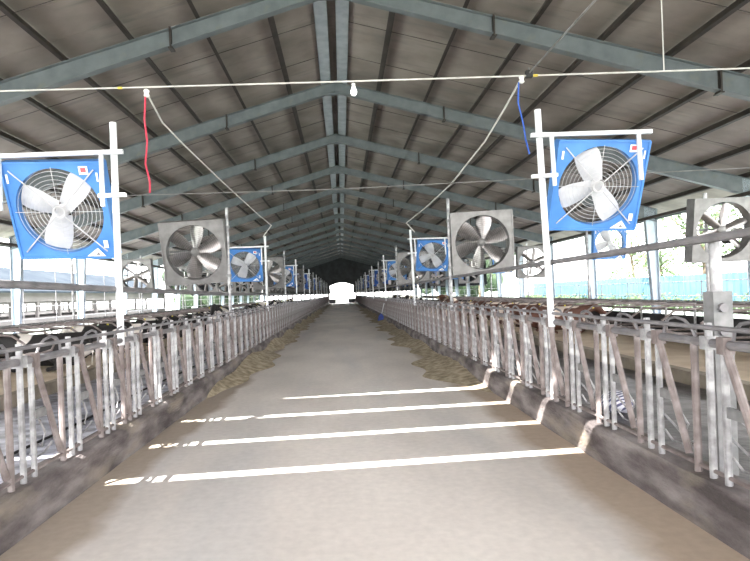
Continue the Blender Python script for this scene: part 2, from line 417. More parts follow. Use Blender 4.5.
for sg, nm in ((-1,'left'),(1,'right')):
    X = XL-.3 if sg < 0 else XR+.3
    t = empty('shade_curtain', (X, 55.3, 0)); tag(t, 'dark shade curtain closing the upper %s side far down the barn' % nm, 'curtain')
    m = MB(); ny = 240; zs = (2.05, 2.9, 3.8, 4.62); vs = []
    for z in zs:
        for i in range(ny+1): vs.append((.05*math.sin(i*1.3)+.03*math.sin(i*.37+z), 48.4*i/ny, z))
    n1 = ny+1; fs = [(a*n1+i, a*n1+i+1, (a+1)*n1+i+1, (a+1)*n1+i) for a in range(3) for i in range(ny)]
    m.add(vs, fs); o = m.build('curtain_sheet', M['shade'], t, True); md = o.modifiers.new('thickness', 'SOLIDIFY'); md.thickness = .006
    MB().tube([(0,0,2.05),(0,48.4,2.05)], .03, 6).build('roller_pipe', M['rail'], t, True)
# far end wall with door opening and low open strip
mb = MB(); ye, yf = Y1, Y1+.12
mb.prism([(-14.5,4.92),(-14.5,1.75),(-1.15,1.75),(-2.1,1.9),(-2.2,3.2),(-.9,3.65),(0,3.75),(.9,3.65),(2.2,3.2),(2.1,1.9),(1.15,1.75),(13.95,1.75),(13.95,5.06),(0,8.90)], ye, yf)
mb.box((-14.5,ye,-.2),(-1.15,yf,.75)); mb.box((1.15,ye,-.2),(13.95,yf,.75))
for i in range(14):
    x = -13.5+i*.85; mb.box((x-.12,ye,.7),(x+.12,yf,1.8)); x = 2.6+i*.85; mb.box((x-.1,ye,.7),(x+.1,yf,1.8))
struct(mb.build('wall_back', M['endwall']))

# ------------------------------------------------------------ headlock fence panels
U = 6.1/8
ZB, ZR, ZT = .32, 1.23, 1.335
def arcs(c, n=7):
    pts = []
    for i in range(n):
        t = i/(n-1); a = PI*t
        pts.append((.02*math.sin(a), c + .24 + .21*(1-math.cos(a))*.9, ZR + .03 + .13*math.sin(a)))
    return pts
def panel_near():
    t = empty('headlock_panel')
    MB().tube([(0,0,ZR),(0,6.1,ZR)], .031, 8).build('main_rail', M['rail'], t, True)
    MB().tube([(.03,0,ZT),(.03,6.1,ZT)], .017, 6).build('lock_bar', M['rail'], t, True)
    MB().tube([(0,0,ZB+.05),(0,6.1,ZB+.05)], .016, 6).build('foot_rail', M['rusty'], t, True)
    up = MB().tube([(0,0,ZB-.05),(0,0,ZR)], .0235, 8).mesh('upright', M['galv'], True)
    upm = MB(); upm.tube([(0,0,ZB-.05),(0,0,ZT+.03)], .0245, 8); upm.box((-.04,-.04,ZR-.045),(.04,.04,ZR+.045)); upm = upm.mesh('upright', M['galv'], True)
    upr = MB().tube([(0,0,ZB-.05),(0,0,ZR)], .026, 8).mesh('upright', M['rusty'], True)
    dg = MB(); dg.tube([(.015,.17,ZR+.02),(.015,.53,ZB+.1)], .026, 8); dg.box((-.03,.14,ZR-.06),(.045,.21,ZR+.05)); dg = dg.mesh('swing_arm', M['rusty'], True)
    br = MB(); br.box((-.012,.14,.76),(.012,.34,.83)); br = br.mesh('stop_plate', M['plate'])
    lp = MB(); lp.tube([(-.03,.15,.62),(-.05,.24,.56),(-.05,.36,.50),(-.05,.42,.60),(-.03,.30,.73),(-.02,.16,.80)], .009, 5); lp.tube([(-.04,.5,.5),(-.05,.38,.44),(-.05,.22,.43),(-.03,.15,.5)], .009, 5); lp = lp.mesh('wire_loop', M['galv'], True)
    ac = MB().tube(arcs(0), .012, 5).mesh('lock_lever', M['rail'], True)
    for k in range(8):
        c = .43 + U*k
        for me, dy in ((upm,0),(up,.15),(upr,-.16)):
            addobj('upright', me, t, (0,c+dy,0))
        for nm, me in (('swing_arm',dg),('stop_plate',br),('lock_lever',ac),('wire_loop',lp)):
            if c + .62 > 6.3 and False: continue
            addobj(nm, me, t, (0,c,0))
    return t
def panel_far_mesh():
    m = MB(); m.tube([(0,0,ZR),(0,6.1,ZR)], .031, 5); m.tube([(.03,0,ZT),(.03,6.1,ZT)], .017, 4)
    for k in range(8):
        c = .43+U*k
        m.cur = 0
        m.tube([(0,c,ZB),(0,c,ZT+.03)], .0245, 4); m.tube([(0,c+.15,ZB),(0,c+.15,ZR)], .0235, 4)
        m.cur = 1
        m.tube([(0,c-.16,ZB),(0,c-.16,ZR)], .026, 4); m.tube([(.015,c+.17,ZR+.02),(.015,c+.53,ZB+.1)], .026, 4)
        m.cur = 0
    return m.mesh('headlock_panel', [M['galv'], M['rusty']])
proto = panel_near(); freeze(proto); used = False
pf = panel_far_mesh()
for sg, nm in ((-1,'left'),(1,'right')):
    for b in range(17):
        yy = 6.1*b if sg < 0 else .4+6.1*(b+1)
        if yy+ (6.1 if sg<0 else 0) > Y1: break
        if b < 7:
            if not used: o = proto; used = True
            else: o = copy_tree(proto)
        else: o = addobj('headlock_panel', pf)
        o.location = (sg*FX, yy, 0); o.rotation_euler.z = 0 if sg < 0 else PI
        if b == 0: lab = 'nearest grey pipe headlock panel of the %s fence, in front of its first fan pole' % nm
        else: lab = 'grey pipe headlock panel just beyond the %s fan pole of the %s fence' % (ordinal(b), nm)
        tag(o, lab, 'headlock panel', 'headlock panels of the %s feed fence' % nm)

# ------------------------------------------------------------ fans
def housing(mb, sz, D, R, dep):
    """square box shell with a round hole; front at y=0, depth dep"""
    n = 48; h = sz/2
    def sq(a):
        c, s_ = math.cos(a), math.sin(a); k = h/max(abs(c), abs(s_)); return c*k, s_*k
    inner = []; outer = []; mid = []
    for i in range(n):
        a = 2*PI*(i+.0)/n
        ox, oz = sq(a); outer.append((ox,oz)); inner.append((R*math.cos(a), R*math.sin(a)))
    vs = []
    for (x,z) in outer: vs.append((x,0,z))
    for (x,z) in inner: vs.append((x,.0,z))
    for (x,z) in inner: vs.append((x*.985,dep*.55,z*.985))
    for (x,z) in inner: vs.append((x*1.0,dep,z*1.0))
    for (x,z) in outer: vs.append((x,dep,z))
    fs = []
    for L in range(5):
        for i in range(n):
            j = (i+1)%n; A = L*n; B = ((L+1)%5)*n
            fs.append((A+i, A+j, B+j, B+i))
    mb.add(vs, fs)
    for sx in (-1,1):
        mb.box((sx*h-.012,-.018,-h),(sx*h+.012,dep+.01,h)); mb.box((-h,-.018,sx*h-.012),(h,dep+.01,sx*h+.012))
def blade_mesh(name, r0, r1, w0, w1, tw0, tw1, mat, y0):
    m = MB(); n = 7; vs = []; th = .006
    for i in range(n):
        t = i/(n-1); r = r0+(r1-r0)*t; w = w0+(w1-w0)*min(1, t*1.8); tw = tw0+(tw1-tw0)*t
        if i == n-1: w *= .86
        for q in range(5):
            u = (q/4-.5)*w; cmb = .03*(1-(2*q/4-1)**2)
            vs.append((r, y0 + u*math.sin(tw) - cmb, u*math.cos(tw)))
    top = len(vs); vs += [(a,b+th,c) for a,b,c in vs]
    fs = []
    for i in range(n-1):
        for q in range(4):
            a = i*5+q; fs.append((a,a+1,a+6,a+5)); fs.append((top+a+5,top+a+6,top+a+1,top+a))
    for i in range(n-1):
        for q in (0,4): a = i*5+q; fs.append((a,a+5,top+a+5,top+a))
    for q in range(4):
        for i in (0,n-1): a = i*5+q; fs.append((a,a+1,top+a+1,top+a))
    m.add(vs, fs); return m.mesh(name, mat, True)
BS, GS = 1.10, 1.36
def blue_fan(angles):
    t = empty('blue_box_fan')
    mb = MB(); housing(mb, BS, 0, .49, .14); hs = mb.build('housing', M['blue'], t, True)
    hub = MB(); hub.lathe([(.05,.05),(.075,.06),(.075,.13),(.05,.16)], (0,0,0), 16, 'y'); hub.build('hub', M['wire'], t, True)
    mt = MB(); mt.lathe([(.07,.17),(.09,.18),(.09,.27),(.06,.28)], (0,0,0), 14, 'y'); mt.build('motor', M['dark'], t, True)
    bl = blade_mesh('blade', .05, .465, .20, .30, .35, .2, M['blade'], .09)
    for a in angles:
        o = addobj('blade', bl, t); o.rotation_euler = (0, -math.radians(a), 0)
    g = MB()
    for i in range(9): g.ring((0,-.012,0), .09+.046*i, .0028, 40, 4)
    for k in range(4):
        a = PI*k/4 + .0; g.tube([(.07*math.cos(a),-.012,.07*math.sin(a)),(.5*math.cos(a),-.012,.5*math.sin(a))], .0035, 4)
        g.tube([(-.07*math.cos(a),-.012,-.07*math.sin(a)),(-.5*math.cos(a),-.012,-.5*math.sin(a))], .0035, 4)
    g.ring((0,-.012,0), .062, .014, 24, 6)
    g.build('front_guard', M['wire'], t, True)
    g = MB()
    for i in range(8): g.ring((0,.155,0), .12+.05*i, .003, 32, 4)
    for k in range(8):
        a = PI*k/4+.2; g.tube([(.1*math.cos(a),.155,.1*math.sin(a)),(.5*math.cos(a),.155,.5*math.sin(a))], .004, 4)
    g.build('rear_guard', M['darkwire'], t, True)
    for s_ in (-1,1):
        b_ = MB()
        for a, b in (((.06,.06),(.47,.47)),): 
            b_.tube([(s_*a[0]*1.0, -.022, a[1]*(1 if s_>0 else 1)),(s_*b[0],-.022,b[1])], .008, 5)
            b_.tube([(s_*-a[0], -.022, -a[1]),(s_*-b[0],-.022,-b[1])], .008, 5)
        b_.build('brace_rod', M['wire'], t, True)
    # stickers
    s1 = MB(); s1.prism([(.22,-.53),(.44,-.53),(.36,-.43)], -.0215, -.0195); s1.cur = 1; s1.prism([(.33,-.515),(.385,-.515),(.358,-.48)], -.0225, -.0212); s1.build('warning_sticker', [M['sticker'], M['rail']], t)
    s2 = MB(); s2.box((.31,-.0215,.42),(.41,-.0195,.51)); s2.cur = 1; s2.box((.33,-.0225,.445),(.39,-.0212,.495)); s2.build('maker_sticker', [M['sticker'], M['stickred']], t)
    for q0, q1 in (((.44,-.0215,-.43),(.49,-.0195,-.34)),((-.51,-.0215,.33),(-.485,-.0195,.43)),((.49,-.0215,.34),(.51,-.0195,.44))):
        s3 = MB(); s3.box(q0, q1); s3.build('small_sticker', M['sticker'], t)
    return t
def grey_fan(nb=6, openback=False):
    t = empty('grey_box_fan')
    mb = MB(); housing(mb, GS, 0, .605, .26); mb.build('housing', M['steelfan'], t, True)
    hub = MB(); hub.lathe([(.05,.06),(.09,.08),(.09,.15),(.05,.19)], (0,0,0), 16, 'y'); hub.build('hub', M['steelfan'], t, True)
    mt = MB(); mt.lathe([(.08,.2),(.1,.21),(.1,.36),(.06,.38)], (.26,0,-.22), 14, 'y'); mt.build('motor', M['dark'], t, True)
    bl = blade_mesh('blade', .06, .58, .14, .34 if not openback else .17, .6, .35, M['steelblade'], .14)
    for k in range(nb):
        o = addobj('blade', bl, t); o.rotation_euler = (0, -(2*PI*k/nb+.35), 0)
    if not openback:
        g = MB()
        for i in range(13): g.ring((0,-.012,0), .08+.043*i, .0026, 44, 4)
        for k in range(12):
            a = PI*k/6; g.tube([(.05*math.cos(a),-.012,.05*math.sin(a)),(.6*math.cos(a),-.012,.6*math.sin(a))], .003, 4)
        g.build('front_guard', M['darkwire'], t, True)
        s_ = MB(); s_.box((-.27,-.02,-.52),(-.255,-.012,-.40)); s_.box((-.27,-.02,-.53),(-.2,-.012,-.52)); s_.box((-.19,-.02,-.50),(-.14,-.012,-.49)); s_.box((-.19,-.02,-.46),(-.14,-.012,-.45)); s_.box((-.19,-.02,-.50),(-.18,-.012,-.43))
        s_.build('stamped_marks', M['sticker'], t)
    g = MB()
    for zz in (-.2,.0): g.box((-.6,.30,zz-.02),(.6,.33,zz+.02))
    g.build('motor_bracket', M['plate'], t)
    return t
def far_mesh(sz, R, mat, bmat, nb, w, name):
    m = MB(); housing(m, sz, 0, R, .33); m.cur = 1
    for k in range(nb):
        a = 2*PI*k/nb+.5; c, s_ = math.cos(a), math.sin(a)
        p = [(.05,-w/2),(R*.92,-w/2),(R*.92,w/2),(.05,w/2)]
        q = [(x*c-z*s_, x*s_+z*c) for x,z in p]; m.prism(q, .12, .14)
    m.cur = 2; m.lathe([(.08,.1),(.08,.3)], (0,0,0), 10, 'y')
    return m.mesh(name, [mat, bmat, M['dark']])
fb = {'a': None}
blueA = blue_fan([157, 52, 250]); freeze(blueA)
blueB = blue_fan([203, 113, 305]); freeze(blueB)
greyA = grey_fan(6); freeze(greyA)
greyO = grey_fan(6, True); freeze(greyO)
bfar = far_mesh(BS, .49, M['blueshaded'], M['steelblade'], 4, .24, 'blue_box_fan')
gfar = far_mesh(GS, .605, M['steelshaded'], M['steelblade'], 6, .18, 'grey_box_fan')
taken = set()
def inst(p):
    if p.name not in taken: taken.add(p.name); return p
    return copy_tree(p)

# poles of the lane
def lane_pole(sg, blue, full):
    dz = .10 if sg > 0 else 0
    t = empty('fan_pole')
    mat = M['white'] if blue else M['galv']
    MB().tube([(0,0,1.18),(0,0,3.63+dz*.7)], .038 if blue else .034, 10).build('pole', mat, t, True)
    MB().tube([(0,0,.3),(0,0,1.2)], .030, 8).build('lower_post', M['rusty'], t, True)
    if blue:
        b = MB(); b.box((min(-sg*.12,sg*1.27),-.08,3.27+dz),(max(-sg*.12,sg*1.27),-.035,3.315+dz)); ao = b.build('arm', mat, t); ao.rotation_euler.y = .035 if sg > 0 else 0; ao.location.x = -3.3*math.sin(.035) if sg > 0 else 0
        b = MB(); b.box((min(-sg*.14,sg*.16),-.08,2.80+dz),(max(-sg*.14,sg*.16),-.04,2.84+dz)); b.build('lower_bracket', mat, t)
        for xx in (sg*.12, sg*(1.24 if sg < 0 else 1.12)):
            b = MB(); b.box((xx-.018,-.075,2.70+dz),(xx+.018,-.035,3.27+dz)); b.build('hanger', mat, t)
    else:
        for z in (2.15, 3.2):
            b = MB(); b.box((-.045,-.05,z-.03),(.045,.05,z+.03)); b.box((min(0,sg*.09),-.02,z-.02),(max(0,sg*.09),.02,z+.02)); b.build('clamp', M['plate'], t)
    freeze(t); return t
poles = {(sg,b): lane_pole(sg, b, True) for sg in (-1,1) for b in (True,False)}
for sg, nm in ((-1,'left'),(1,'right')):
    for j in range(16):
        yy = (6.2 if sg < 0 else 6.53) + 6.1*j
        if yy > Y1-1: break
        blue = (j % 2 == 0)
        p = inst(poles[sg,blue]); p.location = (sg*FX, yy, 0)
        tag(p, '%s pipe pole carrying a %s fan, %s pole along the %s fence' % ('white' if blue else 'grey', 'blue' if blue else 'grey', ordinal(j+1), nm), 'pole', 'fan poles along the feed lane')
        if j < 5: f = inst((blueA if sg < 0 else blueB) if blue else greyA)
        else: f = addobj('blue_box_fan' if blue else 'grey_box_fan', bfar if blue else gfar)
        if blue:
            th = math.radians(23 if sg < 0 else 20)
            f.location = (-3.165 if sg<0 else 3.09, yy + .57*math.sin(th)-.03, 3.25-.57*math.cos(th)-.02 + (0 if sg<0 else .12))
            f.rotation_euler = (th, math.radians(1.5 if sg<0 else 2.4), math.radians(0))
        else:
            th = math.radians(14 if sg < 0 else 5)
            f.location = (sg*(FX+.04+GS/2), yy-.1, 2.66 + (0 if sg<0 else .02)); f.rotation_euler = (th, math.radians(-1.5), 0)
        if blue and sg > 0: f.scale = (.95,.95,.95); p.rotation_euler.y = -.028
        if blue: lab = 'blue square box fan with white blades hung from the %s pole of the %s fence' % (ordinal(j+1), nm)
        else: lab = 'grey galvanised box fan with steel blades on the %s pole of the %s fence' % (ordinal(j+1), nm)
        tag(f, lab, 'fan', 'fans along the feed lane')

# outer row of fans above the stalls
SXB = 8.45
sp = empty('stall_fan_pole'); MB().tube([(0,0,.15),(0,0,3.6)], .04, 8).build('pole', M['galv'], sp, True); b = MB(); b.box((-.06,-.06,.12),(.06,.06,.3)); b.build('foot_sleeve', M['plate'], sp); freeze(sp)
for sg, nm in ((-1,'left'),(1,'right')):
    for j in range(14):
        yy = (17.7 if sg < 0 else 12.6) + 6.1*j
        if yy > Y1-3: break
        p = inst(sp); p.location = (sg*(SXB-.25 if sg > 0 else SXB), yy, 0)
        tag(p, 'thin grey pole over the stalls beyond the %s fence, %s in its row' % (nm, ordinal(j+1)), 'pole', 'fan poles over the stalls')
        if sg < 0 and j == 0: continue
        blue = (j % 2 == 1) and sg > 0
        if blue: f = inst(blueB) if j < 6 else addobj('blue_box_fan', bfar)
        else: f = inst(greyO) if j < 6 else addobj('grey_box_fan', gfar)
        f.location = (sg*8.55 if sg<0 else (8.33 if not blue else 8.75), yy-.42, 2.72 if not blue else 2.98); f.rotation_euler = (math.radians(8), 0, 0)
        tag(f, '%s box fan over the stalls beyond the %s fence, %s in its row' % ('blue' if blue else 'grey', nm, ordinal(j+1 if sg>0 else j)), 'fan', 'fans over the stalls')

# lane-side long pipes
mb = MB(); mb.tube([(-FX-.05,0.5,1.85),(-FX-.05,4,1.82),(-FX-.05,12.2,1.74),(-FX-.05,30,1.72),(-FX-.05,97,1.70)], .033, 8)
tag(mb.build('water_pipe', M['rail'], smooth=True), 'grey pipe running level along the left fan poles below the fans', 'pipe')
mb = MB(); mb.tube([(FX+.03,0.5,1.93),(FX+.03,97,1.93)], .03, 8)
tag(mb.build('water_pipe', M['rail'], smooth=True), 'grey pipe running along the right fan poles above the fence', 'pipe')
# thick post on the right
t = empty('clamp_post', (FX+.115, 3.86, 0)); tag(t, 'thick grey post with a long clamp box at the near end of the right fence', 'post')
MB().tube([(0,0,.3),(0,0,1.93)], .036, 12).build('post', M['galv'], t, True)
b = MB(); b.box((-.055,-.05,.32),(.075,.06,1.57)); b.build('clamp_box', M['plate'], t)
for zz in (1.30, 1.46):
    b = MB(); b.tube([(0,-.075,zz),(0,-.04,zz)], .03, 10); b.build('bolt', M['rail'], t, True)

# ------------------------------------------------------------ stalls
for sg, nm in ((-1,'left'),(1,'right')):
    mb = MB(); a, b_ = sorted((sg*8.44, sg*8.54)); mb.box((a,0,.15),(b_,Y1-.2,.80))
    tag(mb.build('stall_board', M['dark']), 'long black board behind the sand stalls on the %s side' % nm, 'board')
    t = empty('stall_rail', (sg*8.49, 0, 0)); tag(t, 'rusty pipe rail with clamps above the black board on the %s side' % nm, 'rail')
    MB().tube([(0,0,1.08),(0,Y1-.3,1.08)], .035, 8).build('rail', M['rusty'], t, True)
    MB().tube([(0,0,.93),(0,Y1-.3,.93)], .03, 8).build('rail', M['rusty'], t, True)
    cl = MB(); cl.box((-.05,-.05,1.05),(.05,.05,1.16)); cl = cl.mesh('clamp', M['plate'])
    ps = MB(); ps.tube([(0,0,.8),(0,0,1.1)], .03, 6); ps = ps.mesh('post', M['galv'])
    for i in range(48):
        addobj('clamp', cl, t, (0,1.2*i+2,0))
        if i % 2 == 0: addobj('post', ps, t, (0,1.2*i+2,0))
    # neck rail pipe above the beds (lane side)
    mb = MB(); mb.tube([(sg*7.2,0,1.22),(sg*7.2,Y1-.3,1.22)], .026, 6)
    tag(mb.build('neck_rail', M['galv'], smooth=True), 'thin neck rail over the sand stalls on the %s side' % nm, 'rail')
    # dividers
    dv = empty('stall_divider')
    MB().tube([(sg*-.02,0,1.1),(-sg*1.2,0,1.12),(-sg*1.9,0,1.08),(-sg*2.15,0,.9),(-sg*2.05,0,.68),(-sg*1.6,0,.55),(-sg*.8,0,.5),(0,0,.5)], .026, 7).build('loop_pipe', M['rusty'], dv, True)
    MB().tube([(0,0,.15),(0,0,1.2)], .032, 7).build('post', M['galv'], dv, True)
    freeze(dv)
    for i in range(40):
        o = dv if i == 0 else copy_tree(dv)
        o.location = (sg*8.38, 2.6+1.2*i, 0)
        tag(o, 'curved pipe stall divider on the %s side, %s from the camera' % (nm, ordinal(i+1)), 'stall divider', 'stall dividers on the %s side' % nm)
    # outer pipe fence
    X = sg*15.1
    t = empty('boundary_fence', (X, 0, 0)); tag(t, 'thin pipe fence outside the columns on the %s side' % nm, 'fence')
    for z in (1.0, 1.62): MB().tube([(0,6,z),(0,Y1-.3,z)], .02, 5).build('rail', M['galv'], t, True)
    ps = MB(); ps.tube([(0,0,-.3),(0,0,1.66 if sg>0 else 3.9)], .022, 5); ps = ps.mesh('post', M['rail'])
    for i in range(31): addobj('post', ps, t, (0, 8.4+3.05*i, 0))
mb = MB(); mb.tube([(-3.82+.03*math.sin(i*.9), 1+i*.8, -.03) for i in range(30)], .018, 6)
tag(mb.build('hose', M['dark'], smooth=True), 'black hose lying on the wet alley behind the left fence', 'hose')

# striped sack
mb = MB(); nx, ny = 12, 9; vs = []
for i in range(nx+1):
    for j in range(ny):
        a = 2*PI*j/ny; t_ = i/nx*2-1; r = (1-abs(t_)**3)**.5*.16+.004
        vs.append((t_*.3, math.cos(a)*r*1.25+.02*math.sin(7*t_), .13+math.sin(a)*r*.8+.015*math.cos(9*t_+j)))
fs = [(i*ny+j, i*ny+(j+1)%ny, (i+1)*ny+(j+1)%ny, (i+1)*ny+j) for i in range(nx) for j in range(ny)]
fs += [tuple(range(ny)), tuple(nx*ny+j for j in range(ny))]
mb.add(vs, fs); o = mb.build('sack', M['stripe'], smooth=True); o.location = (3.6,7.5,-.05); o.rotation_euler.z = 1.1
tag(o, 'blue and white striped sack lying behind the right fence', 'sack')

# ------------------------------------------------------------ feed along the kerbs
def feed(sg, y0, y1, wmax, hmax, seed, name):
    rnd = random.Random(seed); ny = int((y1-y0)/.12); nx = 10; vs = []
    ph = [rnd.uniform(0,6) for _ in range(5)]
    for j in range(ny+1):
        y = y0+(y1-y0)*j/ny; e = min(1, (y-y0)/2.0, (y1-y)/4); e = max(e, 0)**.6
        w = (wmax*(.65+.2*math.sin(y*.9+ph[0])+.15*math.sin(y*2.7+ph[1])))*e+.03
        h = hmax*(.7+.3*math.sin(y*1.3+ph[2]))*e+.004
        for i in range(nx+1):
            t = i/nx
            vs.append((sg*(2.345-w*t), y, h*(1-t)**1.3*(1+.0) + (rnd.uniform(0,.03)*(1-t)*e) + .004 - (.012 if i == nx else 0)))
    fs = [(j*(nx+1)+i, j*(nx+1)+i+1, (j+1)*(nx+1)+i+1, (j+1)*(nx+1)+i) for j in range(ny) for i in range(nx)]
    m = MB(); m.add(vs, fs); return m.build('feed_pile', M['feed'], smooth=True)
tag(feed(-1, 9.4, 60, .7, .22, 3, ''), 'loose yellow-brown feed heaped along the left kerb', 'feed', kind='stuff')
tag(feed(1, 8.9, 60, .95, .13, 5, ''), 'loose yellow-brown feed spread along the right kerb', 'feed', kind='stuff')

# shovel
t = empty('shovel', (2.12, 31.5, 0)); tag(t, 'blue scoop shovel with a white handle leaning on the right fence far down', 'shovel')
MB().tube([(0,0,.25),(.22,.05,1.05)], .02, 6).build('handle', M['white'], t, True)
b = MB(); b.prism([(-.20,.01),(.14,.01),(.17,.32),(.03,.5),(-.12,.36)], -.04, .04); b.build('scoop', M['plasticblue'], t)

# ------------------------------------------------------------ wires
WY = 9.0
def wline(name, pts, r, mat, lab, cat):
    o = MB().tube(pts, r, 6).build(name, mat, smooth=True); tag(o, lab, cat); return o
wz = lambda x: 5.045 - .008*x + .0004*x*x
wline('support_wire', [(x, WY, wz(x)) for x in [-12.3,-8,-5,-2.5,0,2.5,5,8,12.3]], .014, M['cable'], 'long pale wire stretched across the barn near the camera', 'wire')
wline('crossing_wire', [(-13,12.75,4.2),(-5,12.4,4.0),(0,12.4,3.96),(4.5,12.4,4.03),(13,12.75,4.2)], .009, M['darkcable'], 'thin second wire crossing lower and further back', 'wire')
xi = -3.0
t = empty('insulator', (xi, WY, wz(xi)-.1)); tag(t, 'white insulator knob under the long wire above the red rope', 'insulator')
MB().lathe([(.02,-.06),(.05,-.04),(.035,0),(.05,.04),(.02,.07)], (0,0,0), 10).build('knob', M['porcelain'], t, True)
MB().tube([(0,0,.05),(0,0,.11)], .006, 5).build('hook', M['darkcable'], t)
xj = 3.0
t = empty('insulator', (xj, WY, wz(xj)-.06)); tag(t, 'white insulator knob on the long wire above the blue rope', 'insulator')
MB().lathe([(.02,-.06),(.045,-.04),(.03,0),(.045,.04),(.02,.06)], (0,0,0), 10).build('knob', M['porcelain'], t, True)
MB().tube([(0,0,.04),(0,0,.07)], .006, 5).build('hook', M['darkcable'], t)
t = empty('wire_clamp', (xj+.12, WY, wz(xj+.12))); tag(t, 'dark wire clamp on the long wire beside the blue rope', 'clamp'); b = MB(); b.box((-.05,-.04,-.03),(.05,.04,.08)); b.build('jaw', M['dark'], t); b = MB(); b.tube([(0,0,.06),(0,0,.13)], .012, 6); b.build('bolt', M['plate'], t)
for xx, lab in ((-3.42,'small yellow clip on the long wire left of the white insulator'),(3.22,'small yellow clip on the long wire right of the dark clamp')):
    o = MB().tube([(-.035,0,0),(.035,0,0)], .022, 8).build('wire_clip', M['yellow']); o.location = (xx, WY, wz(xx)); tag(o, lab, 'clip')
wline('red_rope', [(xi-.02,WY,wz(xi)-.14),(xi-.05,WY,4.55),(xi-.02,WY,4.2),(xi-.06,WY,3.85),(xi+.0,WY,3.55),(xi-.01,WY,3.38)], .015, M['redrope'], 'red rope hanging from the long wire near the left fan', 'rope')
t = wline('blue_rope', [(xj-.05,WY,wz(xj)-.10),(xj-.07,WY,4.6),(xj-.0,WY,4.25),(xj+.03,WY,4.0),(xj+.08,WY,3.77)], .013, M['bluerope'], 'dark blue rope hanging beside the right near fan', 'rope')
wline('drop_cable', [(xi+.03,WY,wz(xi)-.15),(-2.98,9.7,4.72),(-2.85,10.6,4.55),(-2.6,13,4.28),(-2.35,16,4.05),(-2.2,18.2,3.95),(-2.5,18.38,3.62)], .014, M['cable'], 'pale cable sloping from the red rope down to the third left pole', 'cable')
wline('drop_cable', [(xj-.03,WY,wz(xj)-.08),(2.9,9.6,4.72),(2.8,10.6,4.42),(2.62,13,4.10),(2.4,15.6,3.95),(2.2,18.5,3.9),(2.5,18.78,3.62)], .016, M['cable'], 'pale cable sloping from the blue rope down to the third right pole', 'cable')
wline('overhead_cable', [(xj+.12,WY,wz(xj)+.04),(2.8,6,4.66),(2.7,3,4.5),(2.5,-1.8,4.6)], .013, M['darkcable'], 'dark cable rising from the wire clamp out of the top of the photo', 'cable')
wline('suspension_wire', [(5.28,WY,wz(5.28)),(5.28,WY,rz(5.28)+.0)], .01, M['cable'], 'thin vertical wire from the roof down to the long wire, right', 'wire')
# bulb
xb = .31
t = empty('hanging_bulb', (xb, WY, wz(xb))); tag(t, 'white light bulb hanging from the middle of the long wire', 'light bulb')
MB().tube([(0,0,.01),(0,0,-.05)], .008, 5).build('cord', M['darkcable'], t)
MB().lathe([(.014,-.10),(.03,-.095),(.03,-.04),(.012,-.03)], (0,0,0), 10).build('socket', M['porcelain'], t, True)
MB().lathe([(.003,-.235),(.03,-.225),(.05,-.19),(.052,-.165),(.035,-.12),(.028,-.095)], (0,0,0), 14).build('bulb', M['bulb'], t, True)

# ------------------------------------------------------------ cows
def cow_source(lying):
    m = MB()
    zt = 0 if not lying else -.52
    def T(path, rs, n=10): m.tube(path, 0, n, rs=rs)
    # trunk along x, head at +x
    T([(-1.02,0,1.16+zt),(-.95,0,1.10+zt),(-.7,0,1.03+zt),(-.25,0,.98+zt),(.2,0,.99+zt),(.55,0,1.02+zt),(.78,0,1.08+zt)], [.12,.25,.32,.37,.36,.31,.20], 16)
    T([(-.95,0,1.28+zt),(-.4,0,1.25+zt),(.2,0,1.24+zt),(.65,0,1.27+zt)], [.10,.12,.12,.13])
    # neck, head
    hz = 1.38+zt if not lying else 1.30+zt
    T([(.6,0,1.12+zt),(.85,0,1.22+zt),(1.08,0,hz)], [.26,.18,.13])
    T([(1.02,0,hz+.04),(1.15,0,hz+.02),(1.32,0,hz-.10),(1.48,0,hz-.22),(1.54,0,hz-.27)], [.09,.13,.105,.08,.07], 12)
    for s in (-1,1):
        T([(1.04,s*.08,hz+.06),(1.02,s*.18,hz+.07),(1.0,s*.27,hz+.03)], [.035,.05,.015], 6)
    if not lying:
        for s in (-1,1):
            T([(.52,s*.20,.95),(.50,s*.20,.62),(.50,s*.19,.44),(.49,s*.19,.20),(.50,s*.19,.06),(.55,s*.19,.02)], [.16,.085,.065,.05,.055,.06], 8)
            T([(-.80,s*.20,1.0),(-.68,s*.23,.78),(-.88,s*.22,.50),(-.84,s*.21,.24),(-.83,s*.21,.07),(-.78,s*.21,.02)], [.22,.14,.06,.05,.055,.06], 8)
        T([(-.5,0,.72),(-.5,0,.58)], [.2,.12])
        T([(-1.03,0,1.22),(-1.14,0,1.05),(-1.14,0,.7),(-1.13,0,.45)], [.04,.03,.022,.05], 6)
    else:
        for s in (-1,1):
            T([(.5,s*.24,.38),(.72,s*.27,.13),(.55,s*.32,.07),(.35,s*.33,.06)], [.14,.09,.06,.05], 8)
            T([(-.75,s*.24,.42),(-.35,s*.36,.24),(-.55,s*.43,.10),(-.25,s*.45,.07)], [.22,.15,.08,.05], 8)
        T([(-1.03,0,.70),(-1.12,.04,.4),(-1.1,.1,.1),(-1.0,.25,.04)], [.04,.03,.022,.04], 6)
    me = m.mesh('tmp', M['cowblack']); o = bpy.data.objects.new('tmp', me); C.objects.link(o)
    md = o.modifiers.new('r','REMESH'); md.mode = 'VOXEL'; md.voxel_size = .03; md.use_smooth_shade = True
    sm = o.modifiers.new('s','SMOOTH'); sm.iterations = 4; sm.factor = .6
    dg = bpy.context.evaluated_depsgraph_get(); out = bpy.data.meshes.new_from_object(o.evaluated_get(dg))
    bpy.data.objects.remove(o); return out, hz
cows = {}
for ly in (False, True):
    me, hz = cow_source(ly)
    for c in ('black','brown'):
        mm = me.copy(); mm.materials.clear(); mm.materials.append(M['cow'+c]); mm.name = 'cow'
        cows[ly,c] = (mm, hz)
